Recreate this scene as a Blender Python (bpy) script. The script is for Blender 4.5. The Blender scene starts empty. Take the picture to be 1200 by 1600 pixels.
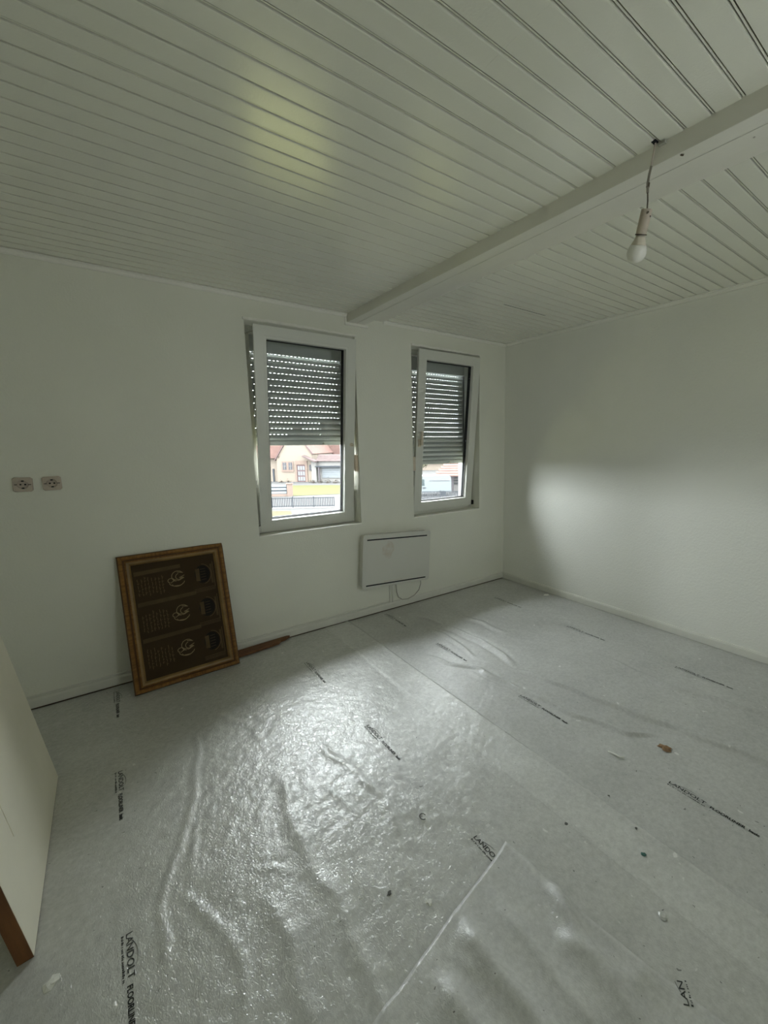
import bpy, math, random
import numpy as np
from mathutils import Vector, Matrix, noise

SC = bpy.context.scene
COL = SC.collection
R = math.radians

# ------------------------------------------------------------------ camera
cam_d = bpy.data.cameras.new('camera')
cam_d.sensor_fit = 'HORIZONTAL'
cam_d.sensor_width = 36.0
cam_d.lens = 671.527 / 1200 * 36
cam_d.shift_x = -90.94 / 1200
cam_d.shift_y = -5.62 / 1200
cam_d.clip_start = 0.02
cam_d.clip_end = 500
cam = bpy.data.objects.new('camera', cam_d)
COL.objects.link(cam)
cR = Vector((0.7876318, -0.61608517, -0.00867233))
cU = Vector((0.09833409, 0.11179523, 0.988854))
cF = Vector((0.60824876, 0.77970564, -0.14863565))
m = Matrix((cR, cU, -cF)).transposed().to_4x4()
m.translation = Vector((0, 0, 1.5))
cam.matrix_world = m
SC.camera = cam

# ------------------------------------------------------------------ light, exposure
SKY = 33.0
world = bpy.data.worlds.new('overcast_sky')
SC.world = world
world.use_nodes = True
wn = world.node_tree
wn.nodes.clear()
wo = wn.nodes.new('ShaderNodeOutputWorld')
wb = wn.nodes.new('ShaderNodeBackground')
wb.inputs['Color'].default_value = (0.94, 0.985, 1.0, 1)
wb.inputs['Strength'].default_value = SKY
wn.links.new(wb.outputs[0], wo.inputs[0])
SC.view_settings.view_transform = 'Standard'
SC.view_settings.look = 'None'
SC.view_settings.gamma = 1.0
SC.view_settings.exposure = 0.0
SC.view_settings.use_curve_mapping = False
SC.cycles.use_denoising = True
SC.cycles.max_bounces = 16
SC.cycles.diffuse_bounces = 10
SC.cycles.glossy_bounces = 6
SC.cycles.transparent_max_bounces = 16
SC.cycles.sample_clamp_indirect = 8.0
SC.cycles.caustics_reflective = False

# room, metres: window wall inner face at y = D, right wall at x = W
D, W, H = 3.282, 3.42, 2.52
LX, RY = -0.65, -1.0          # left wall, rear wall
OPEN = [(0.848, 1.682, 0.833, 2.355), (2.227, 3.052, 0.822, 2.360)]   # the two window openings
WT = 0.31                     # thickness of the window wall
REAR_FILL = (1.40, 1.78, 1.45, 1.82)   # unseen opening added behind the camera to let in fill light
for (a, b, c, d) in OPEN:     # portals: they only guide the sampling of the sky, they give no light
    pl = bpy.data.lights.new('window_portal', 'AREA')
    pl.shape = 'RECTANGLE'; pl.size = b - a; pl.size_y = d - c
    pl.cycles.is_portal = True
    po = bpy.data.objects.new('window_portal', pl)
    po.location = ((a + b) / 2, D + WT - 0.02, (c + d) / 2)
    po.rotation_euler = (R(-90), 0, 0)
    COL.objects.link(po)
pl = bpy.data.lights.new('window_portal', 'AREA'); pl.shape = 'RECTANGLE'; pl.size = REAR_FILL[1] - REAR_FILL[0]; pl.size_y = REAR_FILL[3] - REAR_FILL[2]; pl.cycles.is_portal = True  # portal of the added fill-light opening
po = bpy.data.objects.new('window_portal', pl); po.location = ((REAR_FILL[0] + REAR_FILL[1]) / 2, RY - .28, (REAR_FILL[2] + REAR_FILL[3]) / 2); po.rotation_euler = (R(90), 0, 0); COL.objects.link(po)

# ------------------------------------------------------------------ materials
def mat(name, col, rough=0.6, spec=0.4, metal=0.0, var=0.0, vscale=6.0, bump=0.0, bscale=60.0, col2=None, coat=0.0, crough=0.1, stretch=(1, 1, 1), detail=4.0, spots=None):
    m = bpy.data.materials.new(name)
    m.use_nodes = True
    nt = m.node_tree
    b = nt.nodes['Principled BSDF']
    b.inputs['Base Color'].default_value = (*col, 1)
    b.inputs['Roughness'].default_value = rough
    b.inputs['Specular IOR Level'].default_value = spec
    b.inputs['Metallic'].default_value = metal
    b.inputs['Coat Weight'].default_value = coat
    b.inputs['Coat Roughness'].default_value = crough
    tc = nt.nodes.new('ShaderNodeTexCoord')
    mp = nt.nodes.new('ShaderNodeMapping')
    mp.inputs['Scale'].default_value = stretch
    nt.links.new(tc.outputs['Object'], mp.inputs[0])
    last = None
    if var > 0 or col2:
        n = nt.nodes.new('ShaderNodeTexNoise')
        n.inputs['Scale'].default_value = vscale
        n.inputs['Detail'].default_value = detail
        nt.links.new(mp.outputs[0], n.inputs['Vector'])
        r = nt.nodes.new('ShaderNodeValToRGB')
        r.color_ramp.elements[0].position = 0.32
        r.color_ramp.elements[1].position = 0.68
        c2 = col2 or tuple(c * (1 - var) for c in col)
        r.color_ramp.elements[0].color = (*c2, 1)
        r.color_ramp.elements[1].color = (*col, 1)
        nt.links.new(n.outputs['Fac'], r.inputs[0])
        last = r.outputs[0]
    if spots:
        for (scol, sscale, thr) in spots:
            v = nt.nodes.new('ShaderNodeTexVoronoi')
            v.inputs['Scale'].default_value = sscale
            v.inputs['Randomness'].default_value = 1.0
            nt.links.new(tc.outputs['Object'], v.inputs['Vector'])
            lt = nt.nodes.new('ShaderNodeMath'); lt.operation = 'LESS_THAN'
            lt.inputs[1].default_value = thr
            nt.links.new(v.outputs['Distance'], lt.inputs[0])
            # only some cells carry a spot
            sx = nt.nodes.new('ShaderNodeSeparateXYZ')
            nt.links.new(v.outputs['Color'], sx.inputs[0])
            gt = nt.nodes.new('ShaderNodeMath'); gt.operation = 'GREATER_THAN'
            gt.inputs[1].default_value = 0.62
            nt.links.new(sx.outputs[0], gt.inputs[0])
            mu = nt.nodes.new('ShaderNodeMath'); mu.operation = 'MULTIPLY'
            nt.links.new(lt.outputs[0], mu.inputs[0]); nt.links.new(gt.outputs[0], mu.inputs[1])
            mx = nt.nodes.new('ShaderNodeMix'); mx.data_type = 'RGBA'
            nt.links.new(mu.outputs[0], mx.inputs['Factor'])
            if last: nt.links.new(last, mx.inputs['A'])
            else: mx.inputs['A'].default_value = (*col, 1)
            mx.inputs['B'].default_value = (*scol, 1)
            last = mx.outputs['Result']
    if last:
        nt.links.new(last, b.inputs['Base Color'])
    if bump > 0:
        n2 = nt.nodes.new('ShaderNodeTexNoise')
        n2.inputs['Scale'].default_value = bscale
        n2.inputs['Detail'].default_value = 3
        nt.links.new(mp.outputs[0], n2.inputs['Vector'])
        bp = nt.nodes.new('ShaderNodeBump')
        bp.inputs['Strength'].default_value = 1.0
        bp.inputs['Distance'].default_value = bump
        nt.links.new(n2.outputs['Fac'], bp.inputs['Height'])
        nt.links.new(bp.outputs[0], b.inputs['Normal'])
        nt.links.new(bp.outputs[0], b.inputs['Coat Normal'])
    return m

M = {}
M['wall'] = mat('white_wall_paint', (0.83, 0.83, 0.755), 0.75, 0.25, var=0.03, vscale=2.5, bump=0.0016, bscale=95)
M['wall_rough'] = mat('white_stipple_wall', (0.85, 0.85, 0.80), 0.7, 0.25, var=0.03, vscale=2.0, bump=0.0028, bscale=75)
M['ceil'] = mat('ceiling_gloss_paint', (0.84, 0.84, 0.765), 0.20, 0.85, var=0.03, vscale=3, bump=0.0004, bscale=140)
M['grime'] = mat('grimy_groove_paint', (0.40, 0.40, 0.355), 0.6, 0.2)  # darker tone for the plank groove faces
M['beam'] = mat('beam_paint', (0.78, 0.765, 0.71), 0.35, 0.4, var=0.04, vscale=5, bump=0.0005, bscale=60)
M['trim'] = mat('trim_paint', (0.88, 0.87, 0.82), 0.3, 0.5, var=0.05, vscale=8)
M['base'] = mat('baseboard_paint', (0.74, 0.735, 0.68), 0.45, 0.4, var=0.06, vscale=9)
M['ledge'] = mat('cut_plaster_edge', (0.93, 0.92, 0.87), 0.7, 0.2, var=0.05, vscale=30, bump=0.001, bscale=120)
M['subfloor'] = mat('old_floorboards', (0.12, 0.065, 0.035), 0.6, 0.3, var=0.4, vscale=7, stretch=(1, 8, 1))
M['pvc'] = mat('white_pvc', (0.72, 0.725, 0.68), 0.32, 0.45, var=0.02, vscale=12)
M['pvc_old'] = mat('yellowed_plastic', (0.72, 0.64, 0.52), 0.4, 0.4, var=0.1, vscale=30)
M['cream_pvc'] = mat('cream_plastic', (0.80, 0.66, 0.52), 0.35, 0.4)
M['gasket'] = mat('black_rubber_gasket', (0.02, 0.02, 0.022), 0.6, 0.3)
M['metal'] = mat('zinc_hardware', (0.55, 0.54, 0.5), 0.35, 0.5, metal=0.8)
M['slat'] = mat('grey_shutter_slat', (0.50, 0.52, 0.505), 0.55, 0.3)
M['bar'] = mat('shutter_end_bar', (0.62, 0.63, 0.60), 0.35, 0.5, var=0.03)
M['radiator'] = mat('radiator_enamel', (0.665, 0.665, 0.62), 0.38, 0.35, col2=(0.655, 0.65, 0.605), vscale=4)
M['stain'] = mat('brown_scuff', (0.60, 0.55, 0.48), 0.5, 0.3, col2=(0.65, 0.64, 0.60), vscale=25)
M['dark'] = mat('dark_recess', (0.02, 0.022, 0.025), 0.7, 0.2)
M['cable'] = mat('grey_cable', (0.42, 0.40, 0.36), 0.5, 0.4)
M['socket'] = mat('socket_plastic', (0.56, 0.48, 0.41), 0.45, 0.4, var=0.12, vscale=25)
M['door'] = mat('cream_door_paint', (0.86, 0.82, 0.69), 0.4, 0.4, var=0.07, vscale=4, bump=0.0004, bscale=50)
M['brownwood'] = mat('bare_brown_wood', (0.20, 0.085, 0.03), 0.55, 0.35, var=0.45, vscale=9, stretch=(6, 6, 0.7))
M['framewood'] = mat('varnished_oak', (0.27, 0.135, 0.032), 0.45, 0.3, col2=(0.16, 0.072, 0.016), vscale=11, stretch=(1, 1, 7), bump=0.0004, bscale=60)
M['framewood_h'] = mat('varnished_oak_rail', (0.26, 0.13, 0.030), 0.45, 0.3, col2=(0.155, 0.07, 0.016), vscale=11, stretch=(7, 1, 1), bump=0.0004, bscale=60)
M['offcut'] = mat('wood_offcut', (0.19, 0.09, 0.04), 0.6, 0.3, var=0.35, vscale=12, stretch=(1, 7, 1))
M['board'] = mat('brown_print_board', (0.050, 0.030, 0.010), 0.6, 0.15, col2=(0.036, 0.020, 0.006), vscale=5)
M['print_mid'] = mat('tan_print_band', (0.105, 0.070, 0.030), 0.6, 0.15, var=0.25, vscale=14)
M['print_light'] = mat('pale_print_line', (0.30, 0.225, 0.12), 0.6, 0.15)
M['print_dim'] = mat('dim_print_line', (0.145, 0.098, 0.048), 0.6, 0.15)
M['print_dark'] = mat('dark_print_disc', (0.012, 0.008, 0.005), 0.6, 0.15)
M['ink'] = mat('black_print_ink', (0.018, 0.02, 0.018), 0.6, 0.3)
M['ink_thin'] = mat('faint_black_ink', (0.05, 0.052, 0.05), 0.6, 0.3)
M['porcelain'] = mat('lamp_holder_plastic', (0.52, 0.45, 0.37), 0.5, 0.4, var=0.15, vscale=40)
M['bulb'] = mat('frosted_bulb', (0.74, 0.73, 0.68), 0.3, 0.5)
M['bulbneck'] = mat('bulb_collar', (0.62, 0.57, 0.47), 0.4, 0.4)
M['wire'] = mat('old_wire', (0.09, 0.07, 0.05), 0.5, 0.4, var=0.4, vscale=60)
M['sheath'] = mat('grey_cable_sheath', (0.22, 0.20, 0.17), 0.5, 0.3)
M['wire_painted'] = mat('painted_wire', (0.50, 0.44, 0.39), 0.5, 0.4)
M['chip'] = mat('pale_paint_chip', (0.78, 0.78, 0.74), 0.6, 0.3)
M['leaf'] = mat('dry_brown_scrap', (0.32, 0.20, 0.11), 0.7, 0.2, var=0.4, vscale=60)
M['grit'] = mat('dark_grit', (0.13, 0.13, 0.12), 0.7, 0.2)
M['teal'] = mat('teal_scrap', (0.06, 0.15, 0.13), 0.6, 0.3)
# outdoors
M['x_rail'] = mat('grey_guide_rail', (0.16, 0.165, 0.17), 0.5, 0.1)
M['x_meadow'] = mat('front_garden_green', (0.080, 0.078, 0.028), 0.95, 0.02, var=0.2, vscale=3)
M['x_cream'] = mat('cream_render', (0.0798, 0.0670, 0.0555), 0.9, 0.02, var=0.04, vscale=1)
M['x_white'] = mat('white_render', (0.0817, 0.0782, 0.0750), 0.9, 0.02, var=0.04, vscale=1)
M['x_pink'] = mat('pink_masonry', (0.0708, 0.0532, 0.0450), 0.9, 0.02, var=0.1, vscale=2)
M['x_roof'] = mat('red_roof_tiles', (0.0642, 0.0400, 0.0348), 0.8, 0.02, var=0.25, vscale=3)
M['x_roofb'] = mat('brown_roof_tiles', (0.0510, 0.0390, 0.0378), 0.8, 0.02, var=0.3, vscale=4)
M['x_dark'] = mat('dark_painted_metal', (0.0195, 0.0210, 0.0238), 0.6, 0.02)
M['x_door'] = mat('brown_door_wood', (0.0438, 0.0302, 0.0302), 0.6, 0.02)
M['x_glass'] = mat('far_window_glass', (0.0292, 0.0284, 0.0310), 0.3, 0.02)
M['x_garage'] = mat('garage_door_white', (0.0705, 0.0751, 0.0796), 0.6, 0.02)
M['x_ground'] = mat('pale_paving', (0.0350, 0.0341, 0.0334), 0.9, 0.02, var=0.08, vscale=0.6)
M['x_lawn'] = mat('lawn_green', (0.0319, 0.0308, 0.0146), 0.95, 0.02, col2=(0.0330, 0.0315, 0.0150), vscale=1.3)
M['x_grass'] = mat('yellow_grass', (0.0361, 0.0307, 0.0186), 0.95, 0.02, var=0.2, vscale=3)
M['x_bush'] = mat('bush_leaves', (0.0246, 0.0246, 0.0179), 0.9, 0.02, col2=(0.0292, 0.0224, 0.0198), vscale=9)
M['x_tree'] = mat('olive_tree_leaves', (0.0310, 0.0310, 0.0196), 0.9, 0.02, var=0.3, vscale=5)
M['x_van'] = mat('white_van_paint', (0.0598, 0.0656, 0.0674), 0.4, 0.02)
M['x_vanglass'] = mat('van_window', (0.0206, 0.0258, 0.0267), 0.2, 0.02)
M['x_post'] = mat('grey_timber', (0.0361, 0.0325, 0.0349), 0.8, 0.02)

# clear window glass: lets light straight through, mirrors at grazing angles
gm = bpy.data.materials.new('clear_window_glass'); gm.use_nodes = True
nt = gm.node_tree; nt.nodes.clear()
o_ = nt.nodes.new('ShaderNodeOutputMaterial'); mx = nt.nodes.new('ShaderNodeMixShader')
tr = nt.nodes.new('ShaderNodeBsdfTransparent'); tr.inputs[0].default_value = (0.97, 0.985, 0.985, 1)
gl = nt.nodes.new('ShaderNodeBsdfGlossy'); gl.inputs['Roughness'].default_value = 0.01
fr = nt.nodes.new('ShaderNodeFresnel'); fr.inputs[0].default_value = 1.3
nt.links.new(fr.outputs[0], mx.inputs[0]); nt.links.new(tr.outputs[0], mx.inputs[1]); nt.links.new(gl.outputs[0], mx.inputs[2])
nt.links.new(mx.outputs[0], o_.inputs[0])
M['glass'] = gm

# floor liner: pale fleece under a thin crinkled film
def liner(name, col, film, lap=False):
    m = bpy.data.materials.new(name); m.use_nodes = True
    nt = m.node_tree; b = nt.nodes['Principled BSDF']
    tc = nt.nodes.new('ShaderNodeTexCoord')
    n1 = nt.nodes.new('ShaderNodeTexNoise'); n1.inputs['Scale'].default_value = 2.6; n1.inputs['Detail'].default_value = 8
    n1.inputs['Roughness'].default_value = 0.62
    nt.links.new(tc.outputs['Object'], n1.inputs['Vector'])
    r1 = nt.nodes.new('ShaderNodeValToRGB')
    r1.color_ramp.elements[0].position = 0.3; r1.color_ramp.elements[1].position = 0.7
    r1.color_ramp.elements[0].color = (*[c * 0.84 for c in col], 1); r1.color_ramp.elements[1].color = (*col, 1)
    nt.links.new(n1.outputs['Fac'], r1.inputs[0])
    last = r1.outputs[0]
    for (sc_, thr, pick, cc) in ((13, 0.10, 0.80, (0.80, 0.80, 0.78)), (38, 0.13, 0.86, (0.74, 0.74, 0.72)), (21, 0.06, 0.80, (0.13, 0.13, 0.12)), (47, 0.12, 0.89, (0.12, 0.12, 0.11))):
        nz = nt.nodes.new('ShaderNodeTexNoise'); nz.inputs['Scale'].default_value = 30
        nt.links.new(tc.outputs['Object'], nz.inputs['Vector'])
        ad = nt.nodes.new('ShaderNodeVectorMath'); ad.operation = 'MULTIPLY_ADD'
        ad.inputs[1].default_value = (0.04, 0.04, 0.0)
        nt.links.new(nz.outputs['Color'], ad.inputs[0]); nt.links.new(tc.outputs['Object'], ad.inputs[2])
        v = nt.nodes.new('ShaderNodeTexVoronoi'); v.inputs['Scale'].default_value = sc_
        nt.links.new(ad.outputs[0], v.inputs['Vector'])
        lt = nt.nodes.new('ShaderNodeMath'); lt.operation = 'LESS_THAN'; lt.inputs[1].default_value = thr
        nt.links.new(v.outputs['Distance'], lt.inputs[0])
        sx = nt.nodes.new('ShaderNodeSeparateXYZ'); nt.links.new(v.outputs['Color'], sx.inputs[0])
        gt = nt.nodes.new('ShaderNodeMath'); gt.operation = 'GREATER_THAN'; gt.inputs[1].default_value = pick
        nt.links.new(sx.outputs[0], gt.inputs[0])
        mu = nt.nodes.new('ShaderNodeMath'); mu.operation = 'MULTIPLY'
        nt.links.new(lt.outputs[0], mu.inputs[0]); nt.links.new(gt.outputs[0], mu.inputs[1])
        mu2 = nt.nodes.new('ShaderNodeMath'); mu2.operation = 'MULTIPLY'; mu2.inputs[1].default_value = 0.75
        nt.links.new(mu.outputs[0], mu2.inputs[0])
        mx = nt.nodes.new('ShaderNodeMix'); mx.data_type = 'RGBA'
        nt.links.new(mu2.outputs[0], mx.inputs['Factor']); nt.links.new(last, mx.inputs['A'])
        mx.inputs['B'].default_value = (*cc, 1)
        last = mx.outputs['Result']
    if lap:   # the strip that lies doubled over the neighbouring sheet is whiter
        sp = nt.nodes.new('ShaderNodeSeparateXYZ'); nt.links.new(tc.outputs['Object'], sp.inputs[0])
        g2 = nt.nodes.new('ShaderNodeMath'); g2.operation = 'GREATER_THAN'; g2.inputs[1].default_value = 1.306
        nt.links.new(sp.outputs[0], g2.inputs[0])
        m2 = nt.nodes.new('ShaderNodeMath'); m2.operation = 'MULTIPLY'; m2.inputs[1].default_value = 0.15
        nt.links.new(g2.outputs[0], m2.inputs[0])
        mx = nt.nodes.new('ShaderNodeMix'); mx.data_type = 'RGBA'
        nt.links.new(m2.outputs[0], mx.inputs['Factor']); nt.links.new(last, mx.inputs['A']); mx.inputs['B'].default_value = (.93, .94, .92, 1)
        last = mx.outputs['Result']
    nt.links.new(last, b.inputs['Base Color'])
    b.inputs['Roughness'].default_value = 0.5
    b.inputs['Specular IOR Level'].default_value = 0.35
    b.inputs['Coat Weight'].default_value = film
    b.inputs['Coat IOR'].default_value = 1.65
    b.inputs['Coat Roughness'].default_value = 0.11
    fl = nt.nodes.new('ShaderNodeTexNoise'); fl.inputs['Scale'].default_value = 55; fl.inputs['Detail'].default_value = 4; fl.inputs['Roughness'].default_value = .7
    nt.links.new(tc.outputs['Object'], fl.inputs['Vector'])
    rm = nt.nodes.new('ShaderNodeMapRange'); rm.inputs['From Min'].default_value = .3; rm.inputs['From Max'].default_value = .7; rm.inputs['To Min'].default_value = .84; rm.inputs['To Max'].default_value = 1.08
    nt.links.new(fl.outputs['Fac'], rm.inputs['Value'])
    vm = nt.nodes.new('ShaderNodeVectorMath'); vm.operation = 'SCALE'
    nt.links.new(last, vm.inputs[0]); nt.links.new(rm.outputs[0], vm.inputs['Scale']); nt.links.new(vm.outputs[0], b.inputs['Base Color'])
    # crinkles: two noises, one drawn out
    mp = nt.nodes.new('ShaderNodeMapping'); mp.inputs['Scale'].default_value = (1.7, 1.0, 1.0); mp.inputs['Rotation'].default_value = (0, 0, R(25))
    nt.links.new(tc.outputs['Object'], mp.inputs[0])
    a = nt.nodes.new('ShaderNodeTexNoise'); a.inputs['Scale'].default_value = 72; a.inputs['Detail'].default_value = 3.5
    a.inputs['Distortion'].default_value = 1.2
    nt.links.new(mp.outputs[0], a.inputs['Vector'])
    a2 = nt.nodes.new('ShaderNodeTexNoise'); a2.inputs['Scale'].default_value = 21; a2.inputs['Detail'].default_value = 2; a2.inputs['Distortion'].default_value = 2.0
    nt.links.new(mp.outputs[0], a2.inputs['Vector'])
    bp0 = nt.nodes.new('ShaderNodeBump'); bp0.inputs['Strength'].default_value = 1.0; bp0.inputs['Distance'].default_value = 0.0035
    nt.links.new(a2.outputs['Fac'], bp0.inputs['Height'])
    bp = nt.nodes.new('ShaderNodeBump'); bp.inputs['Strength'].default_value = 1.0; bp.inputs['Distance'].default_value = 0.0021
    nt.links.new(bp0.outputs[0], bp.inputs['Normal'])
    nt.links.new(a.outputs['Fac'], bp.inputs['Height'])
    bp2 = nt.nodes.new('ShaderNodeBump'); bp2.inputs['Strength'].default_value = 0.35; bp2.inputs['Distance'].default_value = 0.0030
    nt.links.new(a.outputs['Fac'], bp2.inputs['Height'])
    nt.links.new(bp2.outputs[0], b.inputs['Normal']); nt.links.new(bp.outputs[0], b.inputs['Coat Normal'])
    return m
M['liner'] = liner('floor_liner_fleece', (0.60, 0.605, 0.585), 1.0, True)
M['liner_b'] = liner('floor_liner_fleece_b', (0.57, 0.575, 0.56), 0.55)
M['liner_c'] = liner('floor_liner_film', (0.64, 0.645, 0.63), 0.6)

# ------------------------------------------------------------------ mesh helpers
class MB:
    def __init__(s): s.v = []; s.f = []
    def add(s, vs, fs):
        n = len(s.v); s.v += [tuple(v) for v in vs]; s.f += [tuple(i + n for i in f) for f in fs]; return s
    def box(s, x0, x1, y0, y1, z0, z1, fn=None):
        vs = [(x, y, z) for z in (z0, z1) for y in (y0, y1) for x in (x0, x1)]
        if fn: vs = [fn(*v) for v in vs]
        return s.add(vs, [(0, 2, 3, 1), (4, 5, 7, 6), (0, 1, 5, 4), (2, 6, 7, 3), (0, 4, 6, 2), (1, 3, 7, 5)])
    def prism(s, prof, a, b, fn):
        """closed profile [(p, q)] swept from a to b; fn(t, p, q) gives the point"""
        n = len(prof)
        vs = [fn(a, *p) for p in prof] + [fn(b, *p) for p in prof]
        fs = [(i, (i + 1) % n, n + (i + 1) % n, n + i) for i in range(n)] + [tuple(range(n))[::-1], tuple(range(n, 2 * n))]
        return s.add(vs, fs)
    def tube(s, pts, r, n=8, cap=True):
        pts = [Vector(p) for p in pts]; rs = r if isinstance(r, (list, tuple)) else [r] * len(pts)
        rings = []; up = Vector((0.13, 0.21, 0.97))
        for i, p in enumerate(pts):
            t = (pts[min(i + 1, len(pts) - 1)] - pts[max(i - 1, 0)]).normalized()
            a = t.cross(up)
            if a.length < 1e-3: a = t.cross(Vector((1, 0, 0)))
            a.normalize(); b = t.cross(a).normalized()
            rings.append([p + (a * math.cos(2 * math.pi * k / n) + b * math.sin(2 * math.pi * k / n)) * rs[i] for k in range(n)])
        vs = [v for r_ in rings for v in r_]; fs = []
        for i in range(len(pts) - 1):
            for k in range(n):
                fs.append((i * n + k, i * n + (k + 1) % n, (i + 1) * n + (k + 1) % n, (i + 1) * n + k))
        if cap: fs += [tuple(range(n))[::-1], tuple(range((len(pts) - 1) * n, len(pts) * n))]
        return s.add(vs, fs)
    def build(s, name, material, parent=None, smooth=False, bevel=0.0):
        me = bpy.data.meshes.new(name)
        me.from_pydata(s.v, [], s.f); me.update()
        return link_mesh(name, me, material, parent, smooth, bevel)

def link_mesh(name, me, material, parent=None, smooth=False, bevel=0.0):
    import bmesh
    bm = bmesh.new(); bm.from_mesh(me)
    bmesh.ops.recalc_face_normals(bm, faces=bm.faces); bm.to_mesh(me); bm.free()
    if material and not me.materials: me.materials.append(M[material])
    if smooth:
        for p in me.polygons: p.use_smooth = True
    o = bpy.data.objects.new(name, me); COL.objects.link(o)
    if parent: o.parent = parent
    if bevel:
        bv = o.modifiers.new('bevel', 'BEVEL'); bv.width = bevel; bv.segments = 2; bv.limit_method = 'ANGLE'
        o.modifiers.new('wn', 'WEIGHTED_NORMAL')
    return o

def empty(name, loc=(0, 0, 0)):
    o = bpy.data.objects.new(name, None); o.location = loc; o.empty_display_size = 0.1; COL.objects.link(o); return o
def tag(o, label=None, cat=None, group=None, kind=None):
    if label: o['label'] = label
    if cat: o['category'] = cat
    if group: o['group'] = group
    if kind: o['kind'] = kind
    return o
def keep(o, root):
    """parent o to root, leaving o where it stands (o's mesh is in world coordinates)"""
    o.parent = root
    o.matrix_parent_inverse = Matrix.Translation(-root.location) @ Matrix.Identity(4)
    return o
def part(mb, name, material, root, **k):
    o = mb.build(name, material, None, **k)
    base = root
    off = Vector((0, 0, 0))
    while base is not None:
        off += base.location; base = base.parent
    for v in o.data.vertices: v.co -= off
    o.parent = root
    return o

# ------------------------------------------------------------------ the room shell
def struct(o, label=None):
    o['kind'] = 'structure'
    if label: o['label'] = label
    return o
struct(MB().box(LX - .1, W + .1, RY - .1, D + .05, -0.12, 0.0).build('floor', 'subfloor'))
struct(MB().box(W, W + 0.15, RY - .3, D + WT, -0.12, H + 0.2).build('wall_right', 'wall_rough'))
struct(MB().box(LX - .15, LX, RY - .3, D + WT, -0.12, H + 0.2).build('wall_left', 'wall'))
ra, rb, rc, rd = REAR_FILL
struct(MB().box(LX, ra, RY - .3, RY, -0.12, H + .2).box(rb, W, RY - .3, RY, -0.12, H + .2).box(ra, rb, RY - .3, RY, -0.12, rc).box(ra, rb, RY - .3, RY, rd, H + .2).build('wall_rear', 'wall'))  # rear wall around the added fill-light opening
wb_ = MB()
(a1, b1, c1, d1), (a2, b2, c2, d2) = OPEN
wb_.box(LX, a1, D, D + WT, -0.12, H + .2).box(b1, a2, D, D + WT, -0.12, H + .2).box(b2, W, D, D + WT, -0.12, H + .2)
for (a, b, c, d) in OPEN:
    wb_.box(a, b, D, D + WT, -0.12, c).box(a, b, D, D + WT, d, H + .2)
struct(wb_.build('wall_back', 'wall'))

# ceiling: slab above, then tongue-and-groove planks one by one
ceil = struct(MB().box(LX - .1, W + .1, RY - .1, D + .05, H + 0.022, H + 0.16).build('ceiling', 'ceil'))
P = 0.0835
prof = [(0.0, .014), (0.0, .0115), (.0026, .0115), (.0036, .0030), (.0082, .0030), (.0092, .0115), (.0116, .0115), (.0128, .0010), (.0165, 0), (P - .0012, 0), (P - .0002, .0008), (P - .0002, .014)]
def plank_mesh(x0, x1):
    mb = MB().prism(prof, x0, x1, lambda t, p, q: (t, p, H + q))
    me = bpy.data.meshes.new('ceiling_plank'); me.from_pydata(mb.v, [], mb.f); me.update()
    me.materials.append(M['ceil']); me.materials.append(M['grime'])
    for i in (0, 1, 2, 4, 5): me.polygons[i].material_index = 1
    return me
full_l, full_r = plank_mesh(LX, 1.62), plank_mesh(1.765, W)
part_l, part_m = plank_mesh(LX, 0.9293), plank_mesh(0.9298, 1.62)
import bmesh
for me in (full_l, full_r, part_l, part_m):
    bm = bmesh.new(); bm.from_mesh(me); bmesh.ops.recalc_face_normals(bm, faces=bm.faces); bm.to_mesh(me); bm.free()
k0 = int((RY - 0.585) / P) + 1
k = k0
rnd = random.Random(4)
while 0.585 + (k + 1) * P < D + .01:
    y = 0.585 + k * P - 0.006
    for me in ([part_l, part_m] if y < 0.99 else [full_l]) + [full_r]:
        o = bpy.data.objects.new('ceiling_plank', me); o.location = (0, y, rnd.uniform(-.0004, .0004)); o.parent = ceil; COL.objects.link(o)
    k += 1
MB().box(2.45, 2.93, 2.3725, 2.3775, H - .0008, H + .001).build('plank_gap', 'dark', ceil)

# beam across the ceiling, boxed in
beam = tag(empty('ceiling_beam', (1.62, RY, 2.456)), 'white boxed beam running across the plank ceiling to the window wall', 'beam')
part(MB().box(1.62, 1.690, RY, D, 2.456, H + .015), 'beam_board', 'beam', beam, bevel=.002)
part(MB().box(1.6935, 1.770, RY, D, 2.4565, H + .015), 'beam_board', 'beam', beam, bevel=.002)
part(MB().box(1.770, 1.945, RY, D, 2.509, H + .004), 'cover_strip', 'beam', beam, bevel=.003)
part(MB().tube([(1.632, .762, 2.457), (1.634, .765, 2.4535)], .006, 7), 'screw_head', 'wire', beam)
part(MB().tube([(1.730, .587, 2.4575), (1.730, .587, 2.4550)], .0035, 8), 'screw_head', 'cable', beam)
# hole for the lamp cable
part(MB().box(1.588, 1.609, .835, .850, H - .002, H + .002), 'cable_hole', 'dark', ceil)
part(MB().box(1.606, 1.6205, .812, .836, H - .012, H - .004), 'plaster_crumb', 'grime', ceil)

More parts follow.
